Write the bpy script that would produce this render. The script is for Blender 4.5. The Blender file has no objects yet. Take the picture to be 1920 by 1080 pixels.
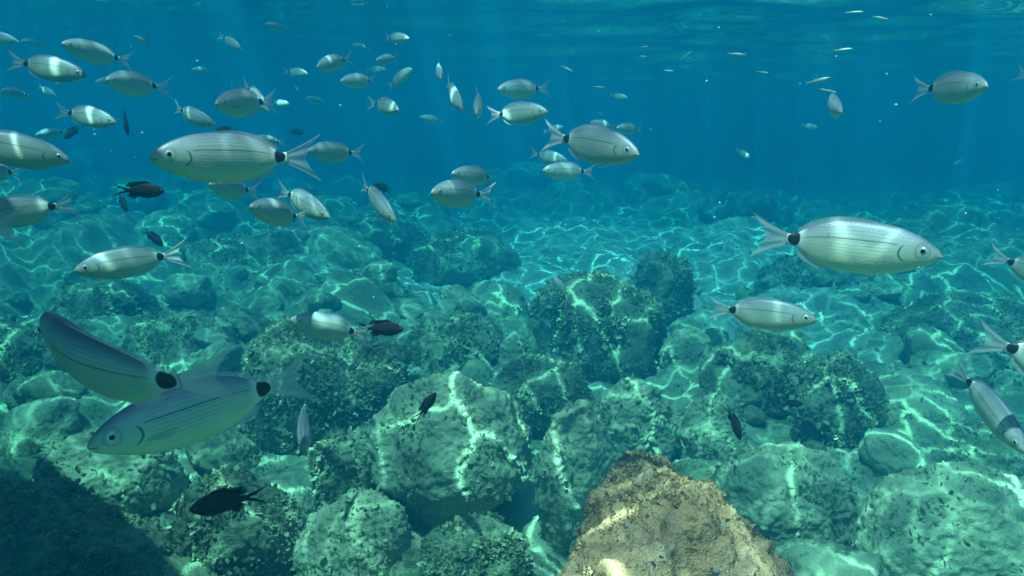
import bpy, bmesh, math, random
import numpy as np
from mathutils import Vector, Matrix

# ------------------------------------------------------------------ camera, sky, sun, exposure
scene = bpy.context.scene
C = scene.collection
R = math.radians
CAM = np.array([0.0, 0.0, 1.55])
PITCH = R(11.9)
FPX = 1371.0                      # focal length in photograph pixels (1920 wide)
cam = bpy.data.cameras.new('camera')
cam.sensor_width = 36.0
cam.lens = 36.0 * FPX / 1920.0
cam.clip_start = 0.02
cam.clip_end = 500.0
cam_o = bpy.data.objects.new('camera', cam)
C.objects.link(cam_o)
cam_o.location = CAM
cam_o.rotation_euler = (R(90) - PITCH, 0, 0)
scene.camera = cam_o

SUN_EL, SUN_AZ = R(70), R(-150)   # the sun stands high behind the camera, a little left
sun_dir = Vector((math.sin(SUN_AZ) * math.cos(SUN_EL), math.cos(SUN_AZ) * math.cos(SUN_EL), math.sin(SUN_EL)))
world = bpy.data.worlds.new('World')
scene.world = world
world.use_nodes = True
wn = world.node_tree.nodes
bg = wn['Background']
sky = wn.new('ShaderNodeTexSky')
sky.sky_type = 'NISHITA'
sky.sun_disc = False
sky.sun_elevation = SUN_EL
sky.sun_rotation = SUN_AZ
world.node_tree.links.new(sky.outputs[0], bg.inputs[0])
bg.inputs[1].default_value = 0.15

sun = bpy.data.lights.new('sun', 'SUN')
sun.energy = 5.0
sun.angle = R(0.55)
sun.color = (1.0, 0.96, 0.88)
sun_o = bpy.data.objects.new('sun', sun)
C.objects.link(sun_o)
sun_o.rotation_euler = sun_dir.to_track_quat('Z', 'Y').to_euler()
sun_o.location = sun_dir * 20

scene.view_settings.view_transform = 'Standard'
scene.view_settings.look = 'None'
scene.view_settings.exposure = 1.04
scene.view_settings.gamma = 1.0

cy = scene.cycles
cy.use_denoising = True
cy.denoiser = 'OPENIMAGEDENOISE'
cy.max_bounces = 8
cy.diffuse_bounces = 3
cy.glossy_bounces = 3
cy.transmission_bounces = 4
cy.volume_bounces = 3
cy.transparent_max_bounces = 12
cy.caustics_reflective = False
cy.caustics_refractive = False
cy.sample_clamp_indirect = 6.0

SURF = 2.35                       # height of the water surface

# ------------------------------------------------------------------ helpers
rng = np.random.default_rng(7)
random.seed(7)
_perm = np.random.default_rng(3).permutation(256)
_perm = np.concatenate([_perm, _perm, _perm])
_grad = np.random.default_rng(4).normal(size=(256, 3))
_grad /= np.linalg.norm(_grad, axis=1)[:, None]

def perlin(P):
    """gradient noise at the points P (N,3), about -0.6 to 0.6"""
    P = np.asarray(P, float)
    I = np.floor(P).astype(int)
    F = P - I
    I &= 255
    W = F * F * F * (F * (F * 6 - 15) + 10)
    out = 0
    for dx in (0, 1):
        wx = W[:, 0] if dx else 1 - W[:, 0]
        for dy in (0, 1):
            wy = W[:, 1] if dy else 1 - W[:, 1]
            for dz in (0, 1):
                wz = W[:, 2] if dz else 1 - W[:, 2]
                h = _perm[_perm[_perm[(I[:, 0] + dx) & 255] + ((I[:, 1] + dy) & 255)] + ((I[:, 2] + dz) & 255)]
                g = _grad[h]
                out = out + wx * wy * wz * ((F[:, 0] - dx) * g[:, 0] + (F[:, 1] - dy) * g[:, 1] + (F[:, 2] - dz) * g[:, 2])
    return out

def fbm(P, octaves=4, gain=0.5, lac=2.07):
    s, a, f = 0, 1.0, 1.0
    for k in range(octaves):
        s = s + a * perlin(P * f + 17.3 * k)
        a *= gain
        f *= lac
    return s

def mesh_from(name, V, F, mat, smooth=True, uv=None, attrs=None):
    V = np.asarray(V, np.float32)
    F = np.asarray(F, np.int32)
    n, k = F.shape
    me = bpy.data.meshes.new(name)
    me.vertices.add(len(V))
    me.vertices.foreach_set('co', V.ravel())
    me.loops.add(n * k)
    me.loops.foreach_set('vertex_index', F.ravel())
    me.polygons.add(n)
    me.polygons.foreach_set('loop_start', np.arange(0, n * k, k, dtype=np.int32))
    me.polygons.foreach_set('use_smooth', np.full(n, smooth))
    if uv is not None:
        lay = me.uv_layers.new(name='UVMap')
        lay.data.foreach_set('uv', np.asarray(uv, np.float32)[F.ravel()].ravel())
    for an, val in (attrs or {}).items():
        a = me.attributes.new(an, 'FLOAT', 'POINT')
        a.data.foreach_set('value', np.asarray(val, np.float32))
    me.update(calc_edges=True)
    me.validate()
    if mat is not None:
        me.materials.append(mat)
    return me

def link(name, data, parent=None):
    o = bpy.data.objects.new(name, data)
    C.objects.link(o)
    if parent is not None:
        o.parent = parent
    return o

def tag(o, label=None, cat=None, group=None, kind=None):
    if label: o['label'] = label
    if cat: o['category'] = cat
    if group: o['group'] = group
    if kind: o['kind'] = kind
    return o

def ray(px, py):
    x, y = (px - 960) / FPX, -(py - 540) / FPX
    d = np.array([x, math.cos(PITCH) + y * math.sin(PITCH), -math.sin(PITCH) + y * math.cos(PITCH)])
    return d                      # scaled so that the distance along the view axis is 1

def ground_point(px, py, z):
    d = ray(px, py)
    return CAM + d * ((z - CAM[2]) / d[2])

def grid_faces(nr, nc):
    a = np.arange(nr * nc).reshape(nr, nc)
    return np.stack([a[:-1, :-1], a[:-1, 1:], a[1:, 1:], a[1:, :-1]], -1).reshape(-1, 4)

# ------------------------------------------------------------------ node helpers
class NT:
    def __init__(self, name):
        self.m = bpy.data.materials.new(name)
        self.m.use_nodes = True
        self.t = self.m.node_tree
        self.t.nodes.clear()
        self.out = self.t.nodes.new('ShaderNodeOutputMaterial')
    def n(self, kind, **kw):
        nd = self.t.nodes.new('ShaderNode' + kind)
        for k, v in kw.items():
            setattr(nd, k, v)
        return nd
    def l(self, a, b):
        self.t.links.new(a, b)
    def put(self, sock, v):
        if hasattr(v, 'links') or hasattr(v, 'is_output'):
            self.l(v, sock)
        else:
            sock.default_value = v
    def math(self, op, a, b=0.0, c=0.0, clamp=False):
        nd = self.n('Math', operation=op, use_clamp=clamp)
        self.put(nd.inputs[0], a); self.put(nd.inputs[1], b); self.put(nd.inputs[2], c)
        return nd.outputs[0]
    def step(self, x, lo, hi, a=0.0, b=1.0):
        nd = self.n('MapRange', interpolation_type='SMOOTHSTEP')
        self.put(nd.inputs[0], x); self.put(nd.inputs[1], lo); self.put(nd.inputs[2], hi)
        self.put(nd.inputs[3], a); self.put(nd.inputs[4], b)
        return nd.outputs[0]
    def mix(self, f, a, b, blend='MIX'):
        nd = self.n('Mix', data_type='RGBA', blend_type=blend)
        self.put(nd.inputs[0], f)
        for i, v in ((6, a), (7, b)):
            if isinstance(v, tuple): v = v if len(v) == 4 else (*v, 1)
            self.put(nd.inputs[i], v)
        return nd.outputs[2]
    def noise(self, vec, scale, detail=3.0, rough=0.55, dist=0.0, dims='3D'):
        nd = self.n('TexNoise', noise_dimensions=dims)
        if vec is not None: self.l(vec, nd.inputs['Vector'])
        nd.inputs['Scale'].default_value = scale
        nd.inputs['Detail'].default_value = detail
        nd.inputs['Roughness'].default_value = rough
        nd.inputs['Distortion'].default_value = dist
        return nd
    def ramp(self, f, stops):
        nd = self.n('ValToRGB')
        e = nd.color_ramp.elements
        while len(e) < len(stops): e.new(0.5)
        for el, (p, c) in zip(e, stops):
            el.position = p
            el.color = (*c, 1)
        self.put(nd.inputs[0], f)
        return nd.outputs[0]

# ------------------------------------------------------------------ materials
def rock_material(name, dark, mid, pale, scale=1.0, cover=0.5, bump=0.6, sand=None):
    t = NT(name)
    tc = t.n('TexCoord').outputs['Object']
    geo = t.n('NewGeometry').outputs['Position']
    big = t.noise(geo, 4.2 * scale, 6, 0.66).outputs[0]
    fine = t.noise(geo, 38 * scale, 4, 0.65).outputs[0]
    grain = t.noise(geo, 130 * scale, 2, 0.6).outputs[0]
    spots = t.n('TexVoronoi'); t.l(geo, spots.inputs['Vector']); spots.inputs['Scale'].default_value = 46 * scale
    f = t.math('ADD', t.math('MULTIPLY', big, 0.95), t.math('MULTIPLY', fine, 0.75))
    f = t.math('SUBTRACT', f, 0.35)
    col = t.ramp(f, [(cover - 0.17, dark), (cover - 0.02, mid), (cover + 0.10, mid), (cover + 0.30, pale)])
    sp = t.step(spots.outputs['Distance'], 0.10, 0.28, 1.0, 0.0)
    sp = t.math('MULTIPLY', sp, t.step(big, 0.42, 0.62))
    col = t.mix(t.math('MULTIPLY', sp, 0.30), col, pale)
    if sand:
        sa = t.n('Attribute', attribute_name='sand').outputs['Fac']
        col = t.mix(t.step(t.math('ADD', sa, t.math('MULTIPLY', t.math('SUBTRACT', fine, 0.5), 0.5)), 0.25, 0.65), col, sand)
    g = t.math('ADD', 0.55, t.math('MULTIPLY', grain, 0.9))
    gc = t.n('CombineColor')
    for i in range(3): t.l(g, gc.inputs[i])
    col = t.mix(0.8, col, gc.outputs[0], 'MULTIPLY')
    b = t.n('BsdfPrincipled')
    t.l(col, b.inputs['Base Color'])
    b.inputs['Roughness'].default_value = 0.9
    b.inputs['Specular IOR Level'].default_value = 0.15
    h = t.math('ADD', t.math('MULTIPLY', fine, 1.0), t.math('MULTIPLY', grain, 0.45))
    bp = t.n('Bump'); bp.inputs['Strength'].default_value = bump; bp.inputs['Distance'].default_value = 0.02
    t.l(h, bp.inputs['Height']); t.l(bp.outputs[0], b.inputs['Normal'])
    t.l(b.outputs[0], t.out.inputs[0])
    return t.m

M = {}
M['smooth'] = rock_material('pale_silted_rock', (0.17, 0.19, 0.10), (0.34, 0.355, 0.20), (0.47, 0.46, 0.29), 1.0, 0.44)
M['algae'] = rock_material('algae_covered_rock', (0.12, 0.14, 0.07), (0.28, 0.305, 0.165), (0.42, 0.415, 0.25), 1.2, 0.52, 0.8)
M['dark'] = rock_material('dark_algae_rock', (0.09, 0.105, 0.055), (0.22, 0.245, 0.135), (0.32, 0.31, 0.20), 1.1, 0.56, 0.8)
M['brown'] = rock_material('ochre_encrusted_rock', (0.15, 0.085, 0.04), (0.47, 0.275, 0.135), (0.76, 0.50, 0.32), 1.3, 0.47, 0.9)
M['seabed'] = rock_material('seabed_rubble', (0.11, 0.125, 0.065), (0.25, 0.275, 0.155), (0.36, 0.365, 0.23), 0.8, 0.47, 0.8, (0.42, 0.42, 0.31))

def tuft_material(name, a, b):
    t = NT(name)
    at = t.n('Attribute', attribute_name='tint').outputs['Fac']
    col = t.ramp(at, [(0.0, a), (0.6, b), (1.0, tuple(min(1, 2.0 * x) for x in b))])
    d = t.n('BsdfDiffuse'); t.l(col, d.inputs[0])
    tr = t.n('BsdfTranslucent'); t.l(col, tr.inputs[0])
    mx = t.n('MixShader'); mx.inputs[0].default_value = 0.42
    t.l(d.outputs[0], mx.inputs[1]); t.l(tr.outputs[0], mx.inputs[2]); t.l(mx.outputs[0], t.out.inputs[0])
    return t.m
M['turf'] = tuft_material('algal_turf', (0.27, 0.30, 0.16), (0.40, 0.43, 0.25))
M['turf_brown'] = tuft_material('ochre_turf', (0.16, 0.115, 0.045), (0.48, 0.33, 0.16))

def fish_body_material(name, kind):
    t = NT(name)
    uvn = t.n('UVMap', uv_map='UVMap')
    s = t.n('SeparateXYZ'); t.l(uvn.outputs[0], s.inputs[0])
    u, v = s.outputs[0], s.outputs[1]
    b = t.n('BsdfPrincipled')
    obj = t.n('TexCoord').outputs['Object']
    if kind == 'bream':
        col = t.ramp(v, [(0.0, (0.64, 0.70, 0.40)), (0.22, (0.55, 0.61, 0.39)), (0.55, (0.47, 0.53, 0.41)), (0.80, (0.38, 0.43, 0.40)), (0.92, (0.21, 0.25, 0.28)), (1.0, (0.10, 0.13, 0.17))])
        # fine lengthwise scale rows
        st = t.math('SINE', t.math('MULTIPLY', v, 2 * math.pi * 15))
        st = t.step(st, 0.1, 0.95)
        zone = t.math('MULTIPLY', t.step(u, 0.24, 0.36), t.math('MULTIPLY', t.step(v, 0.16, 0.36), t.step(u, 0.86, 0.93, 1.0, 0.0)))
        col = t.mix(t.math('MULTIPLY', t.math('MULTIPLY', st, zone), 0.26), col, (0.10, 0.13, 0.14))
        # lateral line
        lv = t.math('ADD', 0.66, t.math('MULTIPLY', u, 0.0))
        ll = t.step(t.math('ABSOLUTE', t.math('SUBTRACT', v, lv)), 0.004, 0.014, 1.0, 0.0)
        ll = t.math('MULTIPLY', ll, t.math('MULTIPLY', t.step(u, 0.25, 0.30), t.step(u, 0.86, 0.92, 1.0, 0.0)))
        col = t.mix(t.math('MULTIPLY', ll, 0.85), col, (0.03, 0.04, 0.045))
        # edge of the gill cover
        dv = t.math('SUBTRACT', v, 0.50)
        gx = t.math('SUBTRACT', 0.262, t.math('MULTIPLY', t.math('MULTIPLY', dv, dv), 0.9))
        gl = t.step(t.math('ABSOLUTE', t.math('SUBTRACT', u, gx)), 0.003, 0.011, 1.0, 0.0)
        gl = t.math('MULTIPLY', gl, t.math('MULTIPLY', t.step(v, 0.24, 0.34), t.step(v, 0.60, 0.70, 1.0, 0.0)))
        col = t.mix(t.math('MULTIPLY', gl, 0.8), col, (0.05, 0.055, 0.05))
        # cheek, a little plainer and warmer; mouth
        col = t.mix(t.math('MULTIPLY', t.step(u, 0.03, 0.07, 1.0, 0.0), 0.5), col, (0.46, 0.34, 0.28))
        mo = t.math('MULTIPLY', t.step(t.math('ABSOLUTE', t.math('SUBTRACT', v, 0.40)), 0.02, 0.07, 1.0, 0.0), t.step(u, 0.035, 0.055, 1.0, 0.0))
        col = t.mix(t.math('MULTIPLY', mo, 0.75), col, (0.08, 0.06, 0.06))
        # pale ring and black saddle on the tail stalk
        du = t.math('SUBTRACT', u, 0.945)
        halo = t.step(t.math('ABSOLUTE', du), 0.045, 0.095, 1.0, 0.0)
        col = t.mix(t.math('MULTIPLY', halo, 0.85), col, (0.66, 0.64, 0.56))
        e1 = t.math('POWER', t.math('ABSOLUTE', t.math('DIVIDE', du, 0.044)), 2.0)
        e2 = t.math('POWER', t.math('ABSOLUTE', t.math('DIVIDE', t.math('SUBTRACT', v, 0.60), 0.50)), 2.0)
        spot = t.step(t.math('ADD', e1, e2), 0.75, 1.15, 1.0, 0.0)
        col = t.mix(spot, col, (0.008, 0.008, 0.010))
        b.inputs['Metallic'].default_value = 0.30
        b.inputs['Roughness'].default_value = 0.46
        er = t.math('POWER', t.math('ADD', t.math('POWER', t.math('DIVIDE', t.math('SUBTRACT', u, 0.118), 0.043), 2.0), t.math('POWER', t.math('DIVIDE', t.math('SUBTRACT', v, 0.60), 0.235), 2.0)), 0.5)
        ring = t.step(t.math('ABSOLUTE', t.math('SUBTRACT', er, 1.0)), 0.05, 0.3, 1.0, 0.0)
        col = t.mix(t.math('MULTIPLY', ring, 0.30), col, (0.07, 0.08, 0.08))
        t.l(t.math('MULTIPLY', t.math('SUBTRACT', 1.0, spot), 0.12), b.inputs['Metallic'])
        bs = 0.05
    elif kind == 'damsel':
        n = t.noise(obj, 14, 3).outputs[0]
        col = t.ramp(n, [(0.3, (0.010, 0.007, 0.005)), (0.7, (0.045, 0.026, 0.014))])
        sc = t.math('SINE', t.math('MULTIPLY', v, 2 * math.pi * 9))
        col = t.mix(t.math('MULTIPLY', t.step(sc, 0.2, 0.9), 0.3), col, (0.030, 0.020, 0.012))
        col = t.mix(t.math('MULTIPLY', t.step(u, 0.05, 0.16, 1.0, 0.0), 0.6), col, (0.08, 0.03, 0.010))
        b.inputs['Roughness'].default_value = 0.6
        b.inputs['Specular IOR Level'].default_value = 0.12
        bs = 0.2
    else:
        col = t.ramp(v, [(0.0, (0.75, 0.74, 0.62)), (0.5, (0.66, 0.66, 0.50)), (0.62, (0.70, 0.72, 0.66)), (0.75, (0.32, 0.34, 0.22)), (1.0, (0.20, 0.22, 0.14))])
        b.inputs['Metallic'].default_value = 0.3
        b.inputs['Roughness'].default_value = 0.3
        bs = 0.1
    oi = t.n('ObjectInfo').outputs['Random']
    bl = t.noise(obj, 6.0, 3).outputs[0]
    var = t.math('ADD', t.math('ADD', 0.62, t.math('MULTIPLY', oi, 0.34)), t.math('MULTIPLY', bl, 0.42))
    vc = t.n('CombineColor'); t.l(var, vc.inputs[0]); t.l(var, vc.inputs[1]); t.l(t.math('ADD', var, t.math('MULTIPLY', t.math('SUBTRACT', bl, 0.5), 0.25)), vc.inputs[2])
    col = t.mix(1.0, col, vc.outputs[0], 'MULTIPLY')
    t.l(col, b.inputs['Base Color'])
    sv = t.n('TexVoronoi'); t.l(uvn.outputs[0], sv.inputs['Vector'])
    mp = t.n('Mapping'); t.l(uvn.outputs[0], mp.inputs[0]); mp.inputs['Scale'].default_value = (70, 26, 1)
    t.l(mp.outputs[0], sv.inputs['Vector']); sv.inputs['Scale'].default_value = 1.0
    bp = t.n('Bump'); bp.inputs['Strength'].default_value = bs; bp.inputs['Distance'].default_value = 0.01
    t.l(sv.outputs['Distance'], bp.inputs['Height']); t.l(bp.outputs[0], b.inputs['Normal'])
    t.l(b.outputs[0], t.out.inputs[0])
    return t.m

def fin_material(name, col, clear, rays=22):
    t = NT(name)
    uvn = t.n('UVMap', uv_map='UVMap')
    s = t.n('SeparateXYZ'); t.l(uvn.outputs[0], s.inputs[0])
    w = t.math('SINE', t.math('MULTIPLY', s.outputs[1], 2 * math.pi * rays))
    w = t.step(w, -0.2, 0.9)
    d = t.n('BsdfDiffuse'); d.inputs[0].default_value = (*col, 1)
    tl = t.n('BsdfTranslucent'); tl.inputs[0].default_value = (*col, 1)
    g = t.n('BsdfGlossy'); g.inputs['Roughness'].default_value = 0.3; g.inputs[0].default_value = (*col, 1)
    m1 = t.n('MixShader'); m1.inputs[0].default_value = 0.45
    t.l(d.outputs[0], m1.inputs[1]); t.l(tl.outputs[0], m1.inputs[2])
    m2 = t.n('MixShader'); m2.inputs[0].default_value = 0.12
    t.l(m1.outputs[0], m2.inputs[1]); t.l(g.outputs[0], m2.inputs[2])
    tp = t.n('BsdfTransparent')
    m3 = t.n('MixShader')
    # clearer towards the ragged outer edge, denser along the rays and near the root
    body = t.math('SUBTRACT', 1.0, t.math('MULTIPLY', s.outputs[0], 0.75))
    op = t.math('MULTIPLY', t.math('ADD', 1 - clear, t.math('MULTIPLY', w, 0.25)), t.math('ADD', 0.35, body), clamp=True)
    t.l(op, m3.inputs[0]); t.l(tp.outputs[0], m3.inputs[1]); t.l(m2.outputs[0], m3.inputs[2])
    t.l(m3.outputs[0], t.out.inputs[0])
    return t.m

def plain(name, col, rough=0.5, metal=0.0, spec=0.5, var=0.0, scale=20):
    t = NT(name)
    b = t.n('BsdfPrincipled')
    b.inputs['Base Color'].default_value = (*col, 1)
    if var:
        n = t.noise(t.n('TexCoord').outputs['Object'], scale, 4).outputs[0]
        c = t.ramp(n, [(0.3, tuple(x * (1 - var) for x in col)), (0.7, tuple(min(1, x * (1 + var)) for x in col))])
        t.l(c, b.inputs['Base Color'])
    b.inputs['Roughness'].default_value = rough
    b.inputs['Metallic'].default_value = metal
    b.inputs['Specular IOR Level'].default_value = spec
    t.l(b.outputs[0], t.out.inputs[0])
    return t.m

M['bream'] = fish_body_material('silver_bream_skin', 'bream')
M['damsel'] = fish_body_material('dark_damselfish_skin', 'damsel')
M['slim'] = fish_body_material('slender_fish_skin', 'slim')
M['fin'] = fin_material('clear_grey_fin', (0.70, 0.66, 0.62), 0.36)
M['fin_pale'] = fin_material('pale_fin', (0.80, 0.80, 0.74), 0.35, 12)
M['fin_side'] = fin_material('clear_side_fin', (0.62, 0.60, 0.52), 0.72, 9)
M['fin_dark'] = fin_material('dark_fin', (0.014, 0.011, 0.010), 0.0, 14)
M['iris'] = plain('silver_iris', (0.80, 0.80, 0.72), 0.25, 0.4, 0.5, 0.15, 60)
M['iris_dark'] = plain('brown_iris', (0.05, 0.04, 0.03), 0.3)
M['pupil'] = plain('black_pupil', (0.004, 0.004, 0.005), 0.12)
M['shell'] = plain('grey_limpet_shell', (0.25, 0.21, 0.17), 0.8, 0, 0.3, 0.55, 90)

# ------------------------------------------------------------------ the setting: water
def water_material():
    t = NT('water_surface_painted_caustics')
    pos = t.n('NewGeometry').outputs['Position']
    sep = t.n('SeparateXYZ'); t.l(pos, sep.inputs[0])
    cmb = t.n('CombineXYZ'); t.l(sep.outputs[0], cmb.inputs[0]); t.l(sep.outputs[1], cmb.inputs[1])
    p = cmb.outputs[0]
    def warped(scale, amt, off):
        n = t.noise(p, scale, 3.0, 0.55, 0.0, '2D').outputs['Color']
        a = t.n('VectorMath', operation='SUBTRACT'); t.l(n, a.inputs[0]); a.inputs[1].default_value = (0.5 + off, 0.5 - off, 0.5)
        m = t.n('VectorMath', operation='SCALE'); t.l(a.outputs[0], m.inputs[0]); m.inputs['Scale'].default_value = amt
        s = t.n('VectorMath', operation='ADD'); t.l(p, s.inputs[0]); t.l(m.outputs[0], s.inputs[1])
        return s.outputs[0]
    def cells(vec, scale):
        v = t.n('TexVoronoi', voronoi_dimensions='2D', feature='DISTANCE_TO_EDGE')
        t.l(vec, v.inputs['Vector']); v.inputs['Scale'].default_value = scale
        v.inputs['Randomness'].default_value = 1.0
        return v.outputs['Distance']
    patch = t.noise(p, 1.7, 2, 0.6, 0.0, '2D').outputs[0]  # caustic net painted into the see-through colour; sunlight picks it up on passing
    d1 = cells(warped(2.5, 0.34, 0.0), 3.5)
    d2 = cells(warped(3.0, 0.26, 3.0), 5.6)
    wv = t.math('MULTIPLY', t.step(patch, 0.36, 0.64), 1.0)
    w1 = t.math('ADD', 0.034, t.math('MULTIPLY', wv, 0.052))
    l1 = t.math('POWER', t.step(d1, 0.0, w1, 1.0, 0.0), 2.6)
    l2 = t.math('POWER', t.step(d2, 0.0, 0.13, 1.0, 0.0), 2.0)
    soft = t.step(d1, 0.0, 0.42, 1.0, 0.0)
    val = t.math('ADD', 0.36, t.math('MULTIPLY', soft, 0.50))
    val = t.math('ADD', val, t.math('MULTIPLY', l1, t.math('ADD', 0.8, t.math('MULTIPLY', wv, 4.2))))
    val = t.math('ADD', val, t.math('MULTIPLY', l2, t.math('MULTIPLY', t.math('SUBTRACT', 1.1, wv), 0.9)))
    cc = t.n('CombineColor')
    for i in range(3): t.l(val, cc.inputs[i])
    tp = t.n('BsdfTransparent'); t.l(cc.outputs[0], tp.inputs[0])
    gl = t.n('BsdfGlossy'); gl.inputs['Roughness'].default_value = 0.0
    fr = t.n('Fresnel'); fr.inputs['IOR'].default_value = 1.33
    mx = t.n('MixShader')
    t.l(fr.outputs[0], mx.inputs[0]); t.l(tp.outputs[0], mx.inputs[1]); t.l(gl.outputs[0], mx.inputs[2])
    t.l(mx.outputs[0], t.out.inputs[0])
    return t.m

def spread_axis(n, near, far, start):
    k = np.linspace(0, 1, n)
    g = (np.exp(k * math.log(far / near)) - 1) / (far / near - 1)
    return start + g * (far - start)

def fan_grid(nr, nc, y0, y1, near=1.4):
    """rows get farther apart and wider away from the camera"""
    ys = spread_axis(nr, near, near * 22, y0)
    ys = y0 + (ys - ys[0]) / (ys[-1] - ys[0]) * (y1 - y0)
    half = np.interp(ys, [y0, 1.0, 6, y1], [5.0, 5.0, 9.0, 44.0])
    us = np.linspace(-1, 1, nc)
    us = 0.55 * us + 0.45 * us ** 3
    X = half[:, None] * us[None, :]
    Y = np.repeat(ys[:, None], nc, 1)
    return X, Y

X, Y = fan_grid(420, 360, -4.0, 42.0)
Z = np.zeros_like(X)
wr = np.random.default_rng(12)
for k in range(46):
    lam = 0.30 * (8.0 ** wr.random())
    ang = wr.normal(1.25, 0.55)            # crests run mostly across the view
    amp = 0.0058 * lam ** 1.15 * (0.6 + 0.8 * wr.random())
    kx, ky = math.cos(ang) * 2 * math.pi / lam, math.sin(ang) * 2 * math.pi / lam
    fade = np.clip(1.6 - np.abs(Y) / (lam * 26 + 4), 0, 1)
    Z += amp * fade * np.sin(kx * X + ky * Y + wr.random() * 7)
Z *= 0.16 + 0.84 / (1 + np.exp(-(X - 0.1 - 0.1 * Y) * 1.6))
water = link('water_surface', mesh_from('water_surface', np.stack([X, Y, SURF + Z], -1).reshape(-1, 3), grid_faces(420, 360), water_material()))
tag(water, kind='structure')

# ------------------------------------------------------------------ the setting: seabed
def sand_patch(x, y):
    w = fbm(np.stack([x, y, np.zeros_like(x)], -1) / 1.6, 3)
    return np.clip(np.exp(-((x - 1.0) / 2.6) ** 2 - ((y - 8.2) / 3.4) ** 2) * 1.25 + 0.5 * w * (y > 4.5), 0, 1)

def seabed_height(x, y):
    P = np.stack([x, y, np.zeros_like(x)], -1)
    far = np.clip((y - 2.5) / 4.0, 0, 1)
    lump = np.abs(perlin(P / 0.75 + 5.1)) * 0.42 + np.abs(perlin(P / 0.33 + 9.7)) * 0.17
    big = np.abs(perlin(P / 2.1 + 2.2)) * 0.8
    sandx = sand_patch(x, y)
    rough = (0.75 + 0.55 * far) * (1 - 0.45 * sandx)
    h = (lump + big * far) * rough - 0.08 + 0.10 * far + fbm(P / 0.11, 3) * 0.028
    h += (np.abs(perlin(P / 0.19 + 3.3)) * 0.11 + fbm(P / 0.06, 2) * 0.014) * (1 - 0.45 * sandx)
    h += fbm(P / 3.7 + 1.7, 2) * 0.35 * far
    h += np.clip(y - 12, 0, 40) * -0.03
    h += np.clip(-x - 3, 0, 9) * 0.05
    return h

X, Y = fan_grid(620, 520, -4.0, 42.0)
Zs = seabed_height(X.ravel(), Y.ravel())
bed = link('seabed', mesh_from('seabed', np.stack([X.ravel(), Y.ravel(), Zs], -1), grid_faces(620, 520), M['seabed'], attrs={'sand': sand_patch(X.ravel(), Y.ravel())}))
tag(bed, kind='structure')

def tufts(points, normals, size, seed, tint_shift=0.0):
    """small leaf-like blades standing on points; returns verts, faces, tint"""
    r = np.random.default_rng(seed)
    n = len(points)
    d = normals + r.normal(size=(n, 3)) * 0.75
    d /= np.linalg.norm(d, axis=1)[:, None] + 1e-9
    side = np.cross(d, r.normal(size=(n, 3)))
    side /= np.linalg.norm(side, axis=1)[:, None] + 1e-9
    L = size * (0.5 + 0.9 * r.random(n) + 1.7 * r.random(n) ** 7)[:, None]
    W = L * (0.30 + 0.35 * r.random(n))[:, None]
    lean = np.cross(d, side) * L * r.normal(size=(n, 1)) * 0.35
    p = points - normals * size * 0.15
    V = np.stack([p - side * W * 0.45, p + side * W * 0.45, p + d * L * 0.62 + side * W * 0.75 + lean * 0.4,
                  p + d * L + lean, p + d * L * 0.55 - side * W * 0.75 + lean * 0.4], 1).reshape(-1, 3)
    b = np.arange(n)[:, None] * 5
    F = np.concatenate([b + np.array([0, 1, 2]), b + np.array([0, 2, 4]), b + np.array([2, 3, 4])])
    tint = np.clip(r.beta(1.6, 2.6, n) + tint_shift, 0, 1)
    return V, F, np.repeat(tint, 5)

# turf on the open seabed, thick in patches
nt = 90000
ty = 1.6 + 11.5 * rng.random(nt) ** 1.7
tx = (rng.random(nt) * 2 - 1) * (ty * 0.78 + 0.5)
m = fbm(np.stack([tx, ty, tx * 0], -1) / 0.5, 2) > -0.05
tx, ty = tx[m], ty[m]
e = 0.02
h0 = seabed_height(tx, ty)
nx, ny = (seabed_height(tx + e, ty) - h0) / e, (seabed_height(tx, ty + e) - h0) / e
N = np.stack([-nx, -ny, np.ones_like(nx)], -1)
N /= np.linalg.norm(N, axis=1)[:, None]
V, F, tint = tufts(np.stack([tx, ty, h0], -1), N, 0.013, 5)
turf = link('seaweed_turf', mesh_from('seaweed_turf', V, F, M['turf'], False, attrs={'tint': tint}))
tag(turf, 'short olive seaweed turf growing over the stony seabed', 'seaweed', kind='stuff')

# ------------------------------------------------------------------ boulders
_ico = {}
def icosphere(n):
    if n not in _ico:
        bm = bmesh.new()
        bmesh.ops.create_icosphere(bm, subdivisions=n, radius=1.0)
        V = np.array([v.co[:] for v in bm.verts])
        F = np.array([[v.index for v in f.verts] for f in bm.faces])
        bm.free()
        _ico[n] = (V, F)
    return _ico[n]

def vertex_normals(V, F):
    a, b, c = V[F[:, 0]], V[F[:, 1]], V[F[:, 2]]
    fn = np.cross(b - a, c - a)
    N = np.zeros_like(V)
    for k in range(3):
        np.add.at(N, F[:, k], fn)
    return N / (np.linalg.norm(N, axis=1)[:, None] + 1e-12)

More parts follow.
